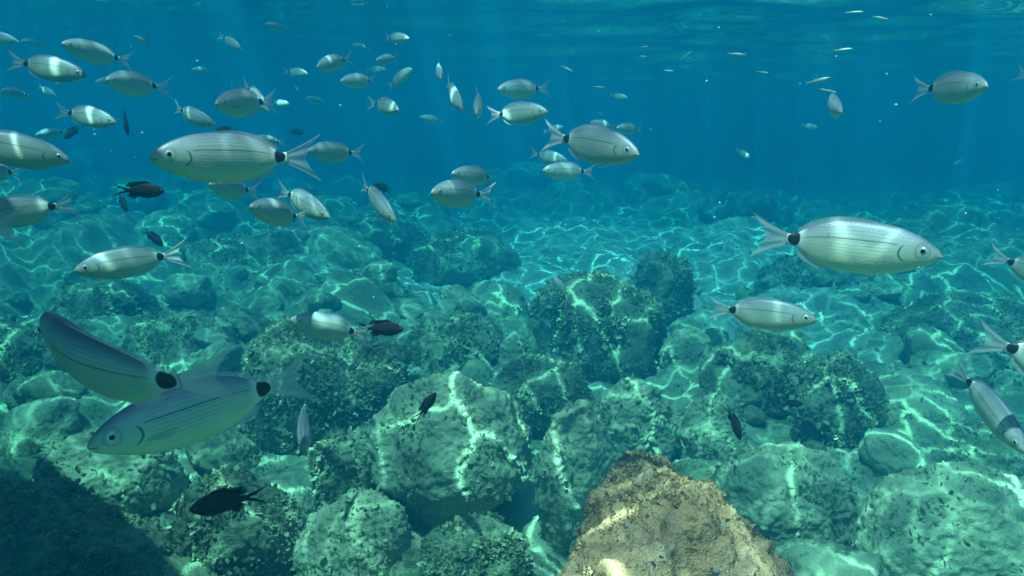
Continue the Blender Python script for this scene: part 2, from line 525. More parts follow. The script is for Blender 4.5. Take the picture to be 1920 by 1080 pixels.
def boulder_shape(half, seed, rough=1.15, box=0.93, undercut=0.0, sub=6, fuzz=1.0, taper=0.0, facets=7):
    S, F = icosphere(sub)
    r = np.random.default_rng(seed)
    # a boulder is a ball with some flat-ish faces worn onto it
    rad = np.ones(len(S))
    for k in range(facets):
        n = r.normal(size=3); n /= np.linalg.norm(n)
        d = S @ n
        cut = 0.72 + 0.2 * r.random()
        lim = np.where(d > 0.05, cut / np.maximum(d, 0.05), 9)
        rad = np.where(lim < rad, rad * 0.12 + lim * 0.88, rad)
    V = np.sign(S) * np.abs(S) ** box * rad[:, None]
    off = r.random(3) * 60
    V = V * (1 + rough * (0.24 * fbm(S * 1.0 + off, 2) + 0.07 * fbm(S * 3.4 + off, 3))[:, None])
    if undercut:
        k = np.clip((-0.05 - V[:, 2]) / 0.35, 0, 1)
        V[:, :2] *= (1 - undercut * k)[:, None]
    if taper:
        V[:, 0] *= 1 - taper * np.clip(V[:, 1] + 0.3, 0, 1.3) / 1.3
    V = V * np.array(half)
    N = vertex_normals(V, F)
    Pw = V + off
    V = V + N * (fuzz * (0.022 * fbm(Pw / 0.10, 3) + 0.014 * np.abs(perlin(Pw / 0.036)) + 0.008 * perlin(Pw / 0.017)))[:, None]
    return V, F

def build_boulder(label, loc, half, mat, seed, tuft=0, yaw=0.0, tsize=0.016, tmat='turf', group=None, tint=0.0, name='boulder', **kw):
    V, F = boulder_shape(half, seed, **kw)
    c, s = math.cos(yaw), math.sin(yaw)
    V = np.stack([V[:, 0] * c - V[:, 1] * s, V[:, 0] * s + V[:, 1] * c, V[:, 2]], -1)
    root = link(name, mesh_from(name, V, F, M[mat]))
    root.location = loc
    tag(root, label, 'boulder' if name == 'boulder' else 'stone', group)
    if tuft:
        r = np.random.default_rng(seed + 500)
        Nn = vertex_normals(V, F)
        fi = r.integers(0, len(F), int(tuft * 2.2))
        w = r.dirichlet((1, 1, 1), len(fi))
        P = (V[F[fi]] * w[:, :, None]).sum(1)
        Np = (Nn[F[fi]] * w[:, :, None]).sum(1)
        keep = (Np[:, 2] > -0.55) & (fbm((P + seed) / (0.5 * max(half)), 2) + 0.10 * r.normal(size=len(P)) > -0.03)
        P, Np = P[keep][:tuft], Np[keep][:tuft]
        tv, tf, tt = tufts(P, Np, tsize, seed, tint)
        a = link('algae_cover', mesh_from('algae_cover', tv, tf, M[tmat], False, attrs={'tint': tt}), root)
        a['kind'] = 'stuff'
    return root

def boulder(label, xl, xr, yt, yb, mat, seed, depth=0.8, zb=0.12, tuft=0, **kw):
    """stand a boulder where its foot meets the bed at photo row yb, as wide and tall as it looks from there"""
    xc = (xl + xr) / 2
    tuft = int(tuft * (0.25 if mat == 'smooth' else 1.3))
    g = ground_point(xc, yb, zb)
    dist = (g - CAM) @ np.array([0, math.cos(PITCH), -math.sin(PITCH)])
    a = (xr - xl) / 2 * dist / FPX
    b = a * depth
    d = ray(xc, yt)
    yc = g[1] + b * 0.85
    ztop = CAM[2] + d[2] / d[1] * (yc + b * 0.1)
    bottom = zb - 0.22
    c = max((ztop - bottom) / 2, 0.12)
    x = g[0] / g[1] * yc
    sub = 7 if dist < 3.6 else 6
    kw.setdefault('sub', sub)
    return build_boulder(label, (x, yc, ztop - c), (a * 1.06, b, c), mat, seed, tuft=tuft, tsize=kw.pop('tsize', 0.0040 * max(dist, 1.2) ** 0.8 + 0.003), **kw)

B = boulder
B('big rounded boulder with a dark hollow under its front edge, centre foreground', 700, 1000, 712, 985, 'smooth', 11, 0.75, 0.05, 9000, undercut=0.42, box=0.92)
B('tall pale slab-like boulder standing left of the ochre rock', 1003, 1148, 757, 1020, 'smooth', 12, 0.7, 0.05, 2500, rough=0.8)
B('pale rounded boulder with caustic lines behind the tall slab-like boulder', 1112, 1262, 702, 842, 'smooth', 13, 0.8, 0.15, 1800, rough=0.8)
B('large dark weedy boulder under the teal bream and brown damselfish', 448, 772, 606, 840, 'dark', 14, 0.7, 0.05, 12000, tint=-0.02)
B('big round bushy boulder standing in the middle of the reef', 985, 1236, 517, 722, 'algae', 15, 0.85, 0.05, 12000, tint=0.05)
B('broad weedy boulder below the bream with the slim blue back', 1318, 1524, 618, 770, 'algae', 16, 0.9, 0.1, 7000)
B('flat pale slab lit by a three-armed caustic, right side', 1590, 1815, 712, 835, 'smooth', 17, 1.1, 0.05, 1500, rough=0.6)
B('huge smooth boulder crossed by bright caustics in the bottom right corner', 1592, 2010, 882, 1150, 'smooth', 18, 0.7, 0.05, 5000, rough=0.6)
B('rounded boulder with a shadowed foot between ochre rock and right corner boulder', 1325, 1592, 836, 1040, 'smooth', 19, 0.75, 0.05, 5000, undercut=0.3, rough=0.7)
B('weedy rounded boulder just right of the dark weedy boulder', 775, 938, 592, 712, 'algae', 20, 0.9, 0.1, 5000)
B('dark shaggy boulder leaning on the front of the middle boulder', 918, 1094, 668, 795, 'dark', 21, 0.8, 0.12, 6000, tint=0.06)
B('small smooth upright stone in the gap left of the middle boulder', 936, 984, 624, 704, 'smooth', 22, 0.8, 0.12, 150, name='stone', rough=0.5)
B('low pale stone with two bright arcs, right of the dark hole', 1236, 1336, 616, 706, 'smooth', 23, 1.0, 0.1, 400, name='stone', rough=0.5)
B('pale sunlit slab rock at the left behind the curled bream', 232, 448, 590, 722, 'algae', 24, 0.9, 0.08, 5000, tint=0.08)
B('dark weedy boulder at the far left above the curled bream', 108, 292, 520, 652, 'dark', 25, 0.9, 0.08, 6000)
B('bright slanting slab with a forked caustic at the bottom edge', 565, 790, 930, 1120, 'smooth', 26, 0.7, 0.05, 4000, rough=0.7)
B('lumpy weedy rock at the bottom edge below the dark hollow', 780, 1004, 972, 1140, 'algae', 27, 0.7, 0.05, 6500, tint=0.08)
B('knobbly stone leaning on the left side of the hollowed boulder', 590, 726, 790, 935, 'algae', 28, 0.8, 0.05, 4000, tint=0.08)
B('half shaded slab ringed by caustics under the big-eyed bream', 82, 342, 800, 962, 'smooth', 29, 0.8, 0.05, 3500, rough=0.7)
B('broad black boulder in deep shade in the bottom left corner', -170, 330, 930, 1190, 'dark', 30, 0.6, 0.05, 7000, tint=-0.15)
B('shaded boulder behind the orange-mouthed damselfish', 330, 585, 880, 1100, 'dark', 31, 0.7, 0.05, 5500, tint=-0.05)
B('pale bumpy boulder beside the upright damselfish', 1268, 1404, 738, 846, 'smooth', 32, 0.8, 0.12, 2500)
B('dark weedy hump right of the broad weedy boulder', 1480, 1640, 668, 835, 'dark', 33, 0.9, 0.08, 6000)
B('long dark weedy ledge along the right edge above the flat slab', 1660, 2010, 560, 700, 'dark', 34, 0.9, 0.05, 6000)
B('wide flat weedy slab in front of the flat pale slab', 1560, 1960, 800, 930, 'algae', 35, 0.8, 0.02, 7000)
B('slanted weedy ledge in the distance above the reef centre', 752, 968, 432, 530, 'algae', 36, 0.9, 0.1, 3500)
B('dark distant boulder below the blue-backed bream', 590, 806, 410, 500, 'dark', 37, 1.0, 0.1, 3500)
B('dark bushy boulder behind the right shoulder of the middle boulder', 1176, 1300, 476, 604, 'dark', 38, 0.9, 0.1, 4500)
B('distant weedy hump under the largest right-hand bream', 1394, 1640, 486, 575, 'algae', 39, 0.9, 0.1, 4000)
B('distant rough ledge right of the lone left-hand bream', 330, 570, 444, 560, 'algae', 40, 0.9, 0.08, 4500)
B('sunlit low rocks in the gap behind the weedy rounded boulder', 560, 762, 512, 610, 'algae', 41, 0.9, 0.08, 4000, tint=0.1)
B('pale low boulder left of the middle boulder', 860, 990, 530, 620, 'smooth', 42, 1.0, 0.08, 1200)
B('weedy boulder at the left edge behind the curled bream', -80, 110, 610, 740, 'algae', 43, 0.9, 0.05, 5000, tint=0.05)
B('dim far boulder at the left beneath the tail of the cut-off bream', -40, 160, 430, 520, 'dark', 44, 0.9, 0.05, 3000)
B('far dark hump under the small blue-tinted far bream, right', 1640, 1830, 440, 520, 'dark', 45, 1.0, 0.05, 2500)

# the ochre rock close to the lens
ochre = build_boulder('ochre encrusted rock dotted with grey limpets, nearest at the bottom edge', (0.31, 1.30, 0.42), (0.275, 0.48, 0.44), 'brown', 61,
                      tuft=48000, tsize=0.0055, tmat='turf_brown', rough=0.9, box=0.85, taper=0.45, sub=7, fuzz=1.5, tint=0.05)
ochre_low = build_boulder('low ochre and grey rock joining the left foot of the limpet rock', (0.11, 1.10, 0.34), (0.22, 0.30, 0.40), 'brown', 63,
                      tuft=14000, tsize=0.0055, tmat='turf_brown', rough=0.9, sub=7, fuzz=1.9)
# limpets on it
bm = bmesh.new()
bmesh.ops.create_uvsphere(bm, u_segments=14, v_segments=7, radius=1.0)
for v in bm.verts:
    a = math.atan2(v.co.y, v.co.x)
    v.co.x *= 1 + 0.07 * math.sin(7 * a); v.co.y *= 0.85 + 0.07 * math.sin(7 * a)
    v.co.z = 0.75 * max(v.co.z, -0.1) ** 1.3 if v.co.z > 0 else v.co.z * 0.1
limpet_mesh = bpy.data.meshes.new('limpet')
bm.to_mesh(limpet_mesh); bm.free()
limpet_mesh.polygons.foreach_set('use_smooth', [True] * len(limpet_mesh.polygons))
limpet_mesh.materials.append(M['shell'])
ov = np.array([v.co[:] for v in ochre.data.vertices])
on = np.array([v.normal[:] for v in ochre.data.vertices])
cand = np.where((on[:, 2] > 0.2) & (on[:, 1] < 0.25) & (ov[:, 2] > 0.08))[0]
lr = np.random.default_rng(77)
for i in lr.choice(cand, 60, replace=False):
    o = link('limpet', limpet_mesh, ochre)
    o.location = ov[i]
    o.rotation_euler = (Vector(on[i]).to_track_quat('Z', 'Y') @ Vector((0, 0, 1)).to_track_quat('Z', 'Y')).to_euler()
    s = 0.003 + 0.0055 * lr.random() ** 1.6
    o.scale = (s, s, s)

# loose stones between the boulders, and the far ones that only read as dim humps
stone_kinds = []
for k in range(5):
    V, F = boulder_shape((1, 0.85, 0.62), 200 + k, rough=0.8, sub=5, fuzz=3.0)
    stone_kinds.append(mesh_from('stone', V, F, M[['smooth', 'algae', 'algae', 'smooth', 'dark'][k]]))
sr = np.random.default_rng(31)
for k in range(130):
    y = 2.0 + 4.5 * sr.random()
    x = (sr.random() * 2 - 1) * (y * 0.72)
    s = 0.06 + 0.16 * sr.random() ** 1.5
    o = link('stone', stone_kinds[k % 5])
    o.location = (x, y, float(seabed_height(np.array([x]), np.array([y]))[0]) + s * 0.2)
    o.rotation_euler = (sr.normal() * 0.3, sr.normal() * 0.3, sr.random() * 6.28)
    o.scale = (s, s, s)
    tag(o, 'small rounded stone lying among the boulders of the reef', 'stone', 'small loose stones between the boulders')
for k in range(64):
    y = 6.5 + 10 * sr.random()
    x = (sr.random() * 2 - 1) * (y * 0.74)
    if abs(x - 0.9) < 1.6 and 7 < y < 11.5: continue
    s = 0.20 + 0.42 * sr.random()
    o = link('boulder', stone_kinds[k % 5])
    o.location = (x, y, float(seabed_height(np.array([x]), np.array([y]))[0]) + s * 0.15)
    o.rotation_euler = (sr.normal() * 0.2, sr.normal() * 0.2, sr.random() * 6.28)
    o.scale = (s, s, s * 0.9)
    tag(o, 'far boulder fading into the blue haze behind the reef', 'boulder', 'far boulders dimmed by the water')

# ------------------------------------------------------------------ fish
def lerp_curve(t, pts):
    xs, ys = zip(*pts)
    # smooth interpolation through the points (Catmull-Rom on a fine table)
    xs, ys = np.array(xs), np.array(ys)
    m = np.gradient(ys, xs)
    i = np.clip(np.searchsorted(xs, t) - 1, 0, len(xs) - 2)
    h = xs[i + 1] - xs[i]
    s = (t - xs[i]) / h
    return ((2 * s**3 - 3 * s**2 + 1) * ys[i] + (s**3 - 2 * s**2 + s) * h * m[i] + (-2 * s**3 + 3 * s**2) * ys[i + 1] + (s**3 - s**2) * h * m[i + 1])

KIND = {
 'bream': dict(sl=0.775, top=[(0, 0.004), (0.02, 0.036), (0.06, 0.071), (0.12, 0.108), (0.2, 0.142), (0.32, 0.174), (0.46, 0.184), (0.6, 0.180), (0.73, 0.156), (0.82, 0.122), (0.88, 0.084), (0.93, 0.054), (0.97, 0.042), (1.0, 0.044)],
               bot=[(0, 0.006), (0.02, 0.034), (0.06, 0.060), (0.12, 0.091), (0.2, 0.128), (0.32, 0.166), (0.46, 0.186), (0.6, 0.184), (0.73, 0.160), (0.82, 0.124), (0.88, 0.084), (0.93, 0.053), (0.97, 0.040), (1.0, 0.042)],
               wid=[(0, 0.006), (0.02, 0.020), (0.06, 0.036), (0.12, 0.052), (0.22, 0.068), (0.36, 0.078), (0.5, 0.074), (0.65, 0.058), (0.8, 0.036), (0.92, 0.018), (1.0, 0.010)],
               tail=(0.125, 0.225, 0.150), eye=(0.118, 0.030, 0.0235)),
 'damsel': dict(sl=0.72, top=[(0, 0.006), (0.02, 0.034), (0.06, 0.075), (0.12, 0.125), (0.2, 0.172), (0.32, 0.212), (0.46, 0.222), (0.6, 0.200), (0.74, 0.148), (0.86, 0.086), (0.94, 0.062), (1.0, 0.060)],
               bot=[(0, 0.008), (0.02, 0.032), (0.06, 0.066), (0.12, 0.108), (0.2, 0.152), (0.32, 0.192), (0.46, 0.204), (0.6, 0.184), (0.74, 0.132), (0.86, 0.080), (0.94, 0.058), (1.0, 0.056)],
               wid=[(0, 0.006), (0.03, 0.030), (0.1, 0.062), (0.22, 0.085), (0.36, 0.092), (0.5, 0.085), (0.65, 0.065), (0.8, 0.040), (0.92, 0.022), (1.0, 0.014)],
               tail=(0.075, 0.28, 0.14), eye=(0.105, 0.030, 0.030)),
 'slim': dict(sl=0.84, top=[(0, 0.003), (0.03, 0.020), (0.1, 0.045), (0.25, 0.070), (0.45, 0.078), (0.65, 0.064), (0.85, 0.036), (1.0, 0.024)],
               bot=[(0, 0.003), (0.03, 0.022), (0.1, 0.045), (0.25, 0.072), (0.45, 0.082), (0.65, 0.066), (0.85, 0.036), (1.0, 0.024)],
               wid=[(0, 0.003), (0.03, 0.020), (0.1, 0.038), (0.25, 0.050), (0.45, 0.052), (0.65, 0.042), (0.85, 0.022), (1.0, 0.008)],
               tail=(0.06, 0.16, 0.075), eye=(0.07, 0.008, 0.020)),
}

def spine(bend):
    """points and headings along a body that curls sideways towards the tail"""
    s = np.linspace(0, 1.05, 106)
    th = bend * (np.clip((s - 0.18) / 0.82, 0, 1.1) ** 1.4 - 0.35)
    ds = s[1] - s[0]
    x = 0.5 - np.concatenate([[0], np.cumsum(np.cos(th[:-1]) * ds)])
    y = np.concatenate([[0], np.cumsum(np.sin(th[:-1]) * ds)])
    # keep nose and tail on the x axis
    k = int(np.searchsorted(s, 1.0))
    a = math.atan2(y[k], 0.5 - x[k])
    X, Y = 0.5 - x, y
    x2 = X * math.cos(a) + Y * math.sin(a)
    y2 = -X * math.sin(a) + Y * math.cos(a)
    f = 1.0 / max(x2[k], 0.5)
    return s, 0.5 - x2 * f, y2 * f, th - a

def place_on(sp, s, y, z):
    S, SX, SY, TH = sp
    px, py, th = np.interp(s, S, SX), np.interp(s, S, SY), np.interp(s, S, TH)
    # sideways direction of the body at s
    return np.stack([px + y * np.sin(th), py + y * np.cos(th), z], -1)

_fish = {}
def fish_parts(kind, bend, lod):
    key = (kind, round(bend, 2), lod)
    if key in _fish: return _fish[key]
    K = KIND[kind]; sl = K['sl']; sp = spine(bend)
    NX, NR = (56, 28) if lod else (26, 16)
    t = np.linspace(0, 1, NX) ** 1.25
    top, bot, wid = lerp_curve(t, K['top']) * sl, lerp_curve(t, K['bot']) * sl, lerp_curve(t, K['wid']) * sl
    ang = np.linspace(0, 2 * math.pi, NR, endpoint=False) + 1e-4
    ca, sa = np.cos(ang), np.sin(ang)
    shape = np.sign(sa) * np.abs(sa) ** 1.15
    zz = np.where(ca[None, :] > 0, ca[None, :] * top[:, None], ca[None, :] * bot[:, None])
    yy = shape[None, :] * wid[:, None]
    s = np.repeat((t * sl)[:, None], NR, 1)
    V = place_on(sp, s.ravel(), yy.ravel(), zz.ravel())
    vv = (zz + bot[:, None]) / (top + bot)[:, None]
    uv = np.stack([np.repeat(t[:, None], NR, 1).ravel(), vv.ravel()], -1)
    a = np.arange(NX * NR).reshape(NX, NR)
    b = np.roll(a, -1, 1)
    F = np.stack([a[:-1], a[1:], b[1:], b[:-1]], -1).reshape(-1, 4)
    ends = []
    for row, flip in ((0, 1), (NX - 1, 0)):
        r_ = a[row]
        for i in range(NR // 2 - 1):
            q = [r_[i], r_[i + 1], r_[NR - 2 - i], r_[NR - 1 - i]]
            ends.append(q[::-1] if flip else q)
    F = np.concatenate([F, np.array(ends)])
    parts = {'body': mesh_from('body', V, F, M[kind], True, uv)}
    dark = kind == 'damsel'
    fin = M['fin_dark'] if dark else M['fin']
    pale = M['fin_dark'] if dark else M['fin_pale']
    def sheet(name, S, Yl, Z, mat, ncol):
        n = S.shape
        V = place_on(sp, S.ravel(), Yl.ravel(), Z.ravel())
        uu = np.repeat(np.linspace(0, 1, n[1])[None, :], n[0], 0)
        vv = np.repeat(np.linspace(0, 1, n[0])[:, None], n[1], 1)
        parts[name] = mesh_from(name, V, grid_faces(*n), mat, True, np.stack([uu.ravel(), vv.ravel()], -1))
    # forked tail: rays k from lower to upper lobe
    notch, full, spread = K['tail']
    nk, nj = (33, 9) if lod else (15, 5)
    k = np.linspace(-1, 1, nk)[:, None]; j = np.linspace(0, 1, nj)[None, :]
    base = (top[-1] + bot[-1]) / 2 * 0.95
    ln = notch + (full - notch) * np.abs(k) ** (1.5 if not dark else 0.9)
    if dark: ln = np.where(np.abs(k) < 0.16, notch * 0.6, ln)
    S = sl * 0.985 + ln * j * np.where(np.abs(k) > 0.93, 0.985, 1)
    Zt = k * (base + (spread - base) * (j * (0.75 + 0.25 * j)))
    sheet('tail_fin', S, 0 * S + 0.004 * np.sin(k * 9) * j, Zt, fin, nj)
    # dorsal fin, low ridge folded back
    nd = 25 if lod else 11
    u = np.linspace(0.34 if not dark else 0.26, 0.90 if not dark else 0.86, nd)[:, None]; j3 = np.linspace(0, 1, 4)[None, :]
    zt = lerp_curve(u.ravel(), K['top'])[:, None] * sl
    q = (u - u[0]) / (u[-1] - u[0])
    if dark:
        hgt = 0.055 * np.clip(q * 6, 0, 1) * (1 + 0.5 * np.exp(-((q - 0.86) / 0.10) ** 2)) * np.clip((1.04 - q) * 9, 0, 1) * (1 + 0.12 * np.sign(np.sin(q * 60)) * (q < 0.6))
        lag = 0.05 + 0.07 * q
    else:
        hgt = 0.020 * np.sin(math.pi * np.clip(q * 1.0, 0, 1)) ** 0.6
        lag = 0.03 + 0 * q
    if kind == 'slim':
        hgt = 0.05 * np.exp(-((q - 0.5) / 0.12) ** 2)
    sheet('dorsal_fin', u * sl + lag * j3, 0 * u * j3, zt * 0.985 + hgt * j3, fin, 4)
    # anal fin
    na = 13 if lod else 7
    u = np.linspace(0.66, 0.88, na)[:, None]
    zb_ = lerp_curve(u.ravel(), K['bot'])[:, None] * sl
    q = (u - u[0]) / (u[-1] - u[0])
    hgt = (0.075 if dark else 0.022) * np.clip(q * 5 + 0.3, 0, 1) * np.clip((1.1 - q) * 4, 0, 1)
    sheet('anal_fin', u * sl + (0.07 if dark else 0.03) * j3, 0 * u * j3, -zb_ * 0.985 - hgt * j3, fin, 4)
    # paired fins
    for side, suffix in ((1, 'L'), (-1, 'R')):
        kk = np.linspace(0, 1, 7)[:, None]; jj = np.linspace(0, 1, 6)[None, :]
        s0 = (0.275 + 0.0 * kk) * sl
        w0 = float(np.interp(0.28, t, wid)) * 0.96
        lenp = (0.15 if not dark else 0.12) * (1 - 0.45 * kk ** 1.4) * (0.55 if kind == 'slim' else 1)
        S = s0 + lenp * jj * 0.93
        Yl = side * (w0 + lenp * jj * 0.10)
        Zp = -0.030 * sl - kk * 0.018 + 0 * jj + lenp * jj * (0.06 - 0.22 * kk)
        sheet('pectoral_' + suffix, S, Yl, Zp, M['fin_dark'] if dark else M['fin_side'], 6)
        s0 = (0.36 + 0.02 * kk) * sl
        zb0 = float(np.interp(0.37, t, bot))
        lenv = (0.09 if not dark else 0.13) * (1 - 0.4 * kk) * (0.5 if kind == 'slim' else 1)
        S = s0 + lenv * jj * 0.8
        Yl = side * (0.012 + lenv * jj * 0.22)
        sheet('pelvic_' + suffix, S, Yl, -zb0 * 0.97 - lenv * jj * (0.35 + 0.2 * kk), pale, 6)
        # eye: a shallow dome, pupil proud of it
        eu, ez, er = K['eye']
        wloc = float(np.interp(eu, t, wid)); tl = float(np.interp(eu, t, top))
        yl = wloc * (1 - (ez * sl / tl) ** 2) ** 0.5
        for nm, rad, lift, mat in (('eye_', er * sl * 1.10, 0.45, M['iris_dark'] if dark else M['iris']), ('pupil_', er * sl * 0.66, 0.62, M['pupil'])):
            n1, n2 = 14, 5
            th = np.linspace(0, 2 * math.pi, n1, endpoint=False)
            rr = np.linspace(0, 1, n2 + 1)[1:]
            S = (eu * sl + rad * rr[:, None] * np.cos(th)[None, :])
            Zp = (ez * sl + rad * rr[:, None] * np.sin(th)[None, :])
            dome = rad * lift * np.sqrt(1 - 0.92 * rr[:, None] ** 2) + 0 * S
            Yp = side * (yl * 0.93 + dome + (er * sl * 0.22 if nm == 'pupil_' else -er * sl * 0.10))
            Vv = place_on(sp, S.ravel(), Yp.ravel(), Zp.ravel())
            ctr = place_on(sp, np.array([eu * sl]), np.array([side * (yl * 0.93 + rad * lift + (er * sl * 0.22 if nm == 'pupil_' else -er * sl * 0.10))]), np.array([ez * sl]))
            Vv = np.concatenate([Vv, ctr])
            ar = np.arange(n1 * n2).reshape(n2, n1); br = np.roll(ar, -1, 1)
            q4 = np.stack([ar[:-1], ar[1:], br[1:], br[:-1]], -1).reshape(-1, 4)
            tri = np.concatenate([q4[:, [0, 1, 2]], q4[:, [0, 2, 3]], np.stack([ar[0], br[0], np.full(n1, n1 * n2)], -1)])
            if side < 0: tri = tri[:, ::-1]
            parts[nm + suffix] = mesh_from(nm[:-1], Vv, tri, mat)
    _fish[key] = parts
    return parts

NAMES = {'bream': 'sea_bream', 'damsel': 'damselfish', 'slim': 'slender_fish'}
GROUPS = {'bream': 'silver sea bream of the shoal', 'damsel': 'dark damselfish over the reef', 'slim': 'slender little fish under the surface'}
FISH = []
fr = np.random.default_rng(55)
def fish(kind, label, nose, tail, turn=0.0, L=None, bend=0.0, roll=0.0, L0=None):
    """nose and tail give the heading as seen from the camera; turn > 0 swings the nose towards it"""
    L = L or {'bream': 0.22, 'damsel': 0.11, 'slim': 0.055}[kind]
    r1, r2 = ray(*nose), ray(*tail)
    r1, r2 = r1 / np.linalg.norm(r1), r2 / np.linalg.norm(r2)
    span = math.hypot(nose[0] - tail[0], nose[1] - tail[1])
    if kind == 'bream' and span < 150 and L0 is None:
        if 0 <= turn < 16: turn += 26 + 16 * fr.random()
        if bend == 0: bend = float(fr.choice([-0.4, -0.2, 0.2, 0.4]))
    dd = L * math.sin(R(turn))
    lo, hi = 0.05, 60.0
    for _ in range(60):
        mid = (lo + hi) / 2
        v = r1 * max(mid - dd / 2, 0.01) - r2 * (mid + dd / 2)
        if np.linalg.norm(v) < L: lo = mid
        else: hi = mid
    P1, P2 = CAM + r1 * (mid - dd / 2), CAM + r2 * (mid + dd / 2)
    ztop = max(P1[2], P2[2]) + 0.2 * L
    if ztop > SURF - 0.10:        # too far to stay under water: a smaller fish, closer
        f = (SURF - 0.10 - CAM[2]) / (ztop - CAM[2])
        return fish(kind, label, nose, tail, turn, L * f * 0.98, bend, roll, L)
    ax = Vector(P1 - P2).normalized()
    up = Vector((0, 0, 1)) - ax * ax.z
    up.normalize()
    up = Matrix.Rotation(R(roll), 3, ax) @ up
    lat = up.cross(ax)
    Mx = Matrix((ax, lat, up)).transposed().to_4x4()
    px = math.hypot(nose[0] - tail[0], nose[1] - tail[1]) / max(math.cos(R(turn)), 0.3)
    parts = fish_parts(kind, bend, 1 if px > 130 else 0)
    root = link(NAMES[kind], None)
    root.empty_display_size = 0.02
    root.matrix_world = Matrix.Translation((P1 + P2) / 2) @ Mx @ Matrix.Diagonal((L, L, L, 1))
    tag(root, label, 'fish', GROUPS[kind])
    link('body', parts['body'], root)
    link('tail_fin', parts['tail_fin'], root)
    if px > 26:
        link('dorsal_fin', parts['dorsal_fin'], root)
        link('anal_fin', parts['anal_fin'], root)
        for sfx in 'LR':
            link('pectoral_fin', parts['pectoral_' + sfx], root)
            link('pelvic_fin', parts['pelvic_' + sfx], root)
            e_ = link('eye', parts['eye_' + sfx], root)
            link('pupil', parts['pupil_' + sfx], e_)
    FISH.append((label, mid))
    return root

b_ = lambda *a, **k: fish('bream', *a, **k)
d_ = lambda *a, **k: fish('damsel', *a, **k)
s_ = lambda *a, **k: fish('slim', *a, **k)
# --- the near bream
b_('large silver bream facing left above the dark damselfish, upper left of centre', (280, 297), (608, 296), 16, 0.24, 0.4)
b_('largest striped silver bream facing right with round black tail spot', (1767, 482), (1396, 440), 2, 0.26, -0.2)
b_('silver bream facing right with its tail raised, upper centre', (1198, 290), (1012, 252), 36, 0.23, -0.3)
b_('big-eyed bream facing lower left just under the curled bream', (163, 840), (600, 700), 8, 0.25, 0.2)
b_('curled dark-backed bream swimming away, huge black tail spot, lower left', (82, 600), (470, 696), -42, 0.25, -1.2, roll=-20)
b_('lone bream nosing left over the left-hand reef, black tail spot', (139, 508), (357, 474), 0, 0.22, 0.15)
b_('shaded teal bream facing left above the dark weedy boulder', (543, 600), (700, 630), 26, 0.20, 0.2)
b_('slim blue-backed bream facing right over the right-hand reef', (1532, 601), (1318, 576), 4, 0.22, -0.15)
b_('deep-bodied bream in the upper right corner facing right', (1852, 162), (1704, 168), 50, 0.20, -0.35)
b_('bream facing left with upswept tail in the middle of the picture', (808, 362), (932, 366), 46, 0.20, 0.4)
b_('blue-backed bream diving right towards the camera beside the brown damselfish', (742, 414), (676, 338), 52, 0.22, 0.1, roll=5)
b_('silvery bream slanting down right below the large left-facing bream', (618, 408), (516, 352), 46, 0.20, -0.1, roll=3)
b_('dim bream facing left partly behind the silvery slanting bream', (468, 388), (582, 412), 10, 0.18, 0.2)
b_('small bream facing left just above the upswept-tail bream', (847, 325), (930, 335), 8, 0.18)
b_('bream facing left right behind the tail of the large bream', (578, 283), (687, 288), 36, 0.20, 0.4)
b_('dark bream head entering from the left edge facing right', (132, 302), (-130, 250), 8, 0.24)
b_('bream cut by the left edge with its dark tail spot inside', (-75, 412), (156, 380), 0, 0.22)
b_('pinkish tail of a close bream leaving at the left edge', (-330, 412), (62, 428), -12, 0.24, 0.3)
b_('close bream leaving at the right edge with tail and black spot inside', (2150, 738), (1812, 628), -16, 0.25, -0.2)
b_('blue-grey bream diving down right at the right edge', (1924, 850), (1780, 676), 30, 0.22, -0.1, roll=4)
b_('bream cut by the right edge with a pale tail and black spot', (2050, 545), (1842, 474), 2, 0.22)
b_('tail of a bream just entering the top of the right edge', (2010, 170), (1898, 135), 4, 0.20)
b_('bream seen head-on with spread fins near the surface, upper right', (1578, 211), (1558, 180), 75, 0.19, 0.4)
b_('blue bream diving straight at the camera behind the big-eyed bream tail', (571, 848), (576, 742), 58, 0.19, 0.15)
b_('small blue bream in front of the round bushy middle boulder', (1036, 518), (1070, 562), -30, 0.13)
# --- the upper middle group
b_('bream facing left with pale tail ring, upper middle group', (594, 126), (664, 108), 48, 0.19, 0.2)
b_('bream facing left below the ringed-tail bream', (638, 153), (708, 150), 6, 0.18)
b_('bright bream turning right towards the camera, upper middle', (747, 206), (686, 192), 56, 0.20, -0.4)
b_('bream climbing to the upper right, upper middle', (773, 129), (726, 166), 4, 0.18, 0.2)
b_('round bream facing left beneath the highest bream of the middle group', (705, 114), (746, 108), 52, 0.17)
b_('highest right-facing bream of the upper middle group', (767, 72), (722, 70), 48, 0.16)
b_('faint bream facing left above the ringed-tail bream', (661, 84), (698, 93), 4, 0.17)
b_('faint bream facing right squeezed between three brighter bream', (724, 131), (683, 130), 0, 0.17)
b_('dim green bream facing right, left of the ringed-tail bream', (578, 139), (527, 133), 0, 0.19)
b_('pale bream slanting down right alone near the top', (453, 94), (406, 64), 40, 0.16, 0, roll=8)
b_('small pale bream slanting down near the top left', (251, 67), (287, 92), 28, 0.12)
b_('faint bream near the top edge left of the highest bream', (497, 45), (542, 57), 6, 0.17)
b_('long bream nosing left in the top left corner', (115, 82), (254, 118), 28, 0.20, 0.2)
b_('dim greenish bream facing right under the long top-left bream', (162, 142), (8, 112), 32, 0.22)
b_('shadowed bream facing left with its white tail curled up', (199, 150), (328, 166), 42, 0.21, 0.6)
b_('shadowed bream facing right below the white-tailed one', (218, 230), (98, 206), 38, 0.20)
b_('silvery bream slanting down right above the small black damselfish', (404, 234), (326, 198), 46, 0.19, 0, roll=8)
b_('green bream facing left overlapped by a brighter bream', (404, 196), (524, 190), 50, 0.20)
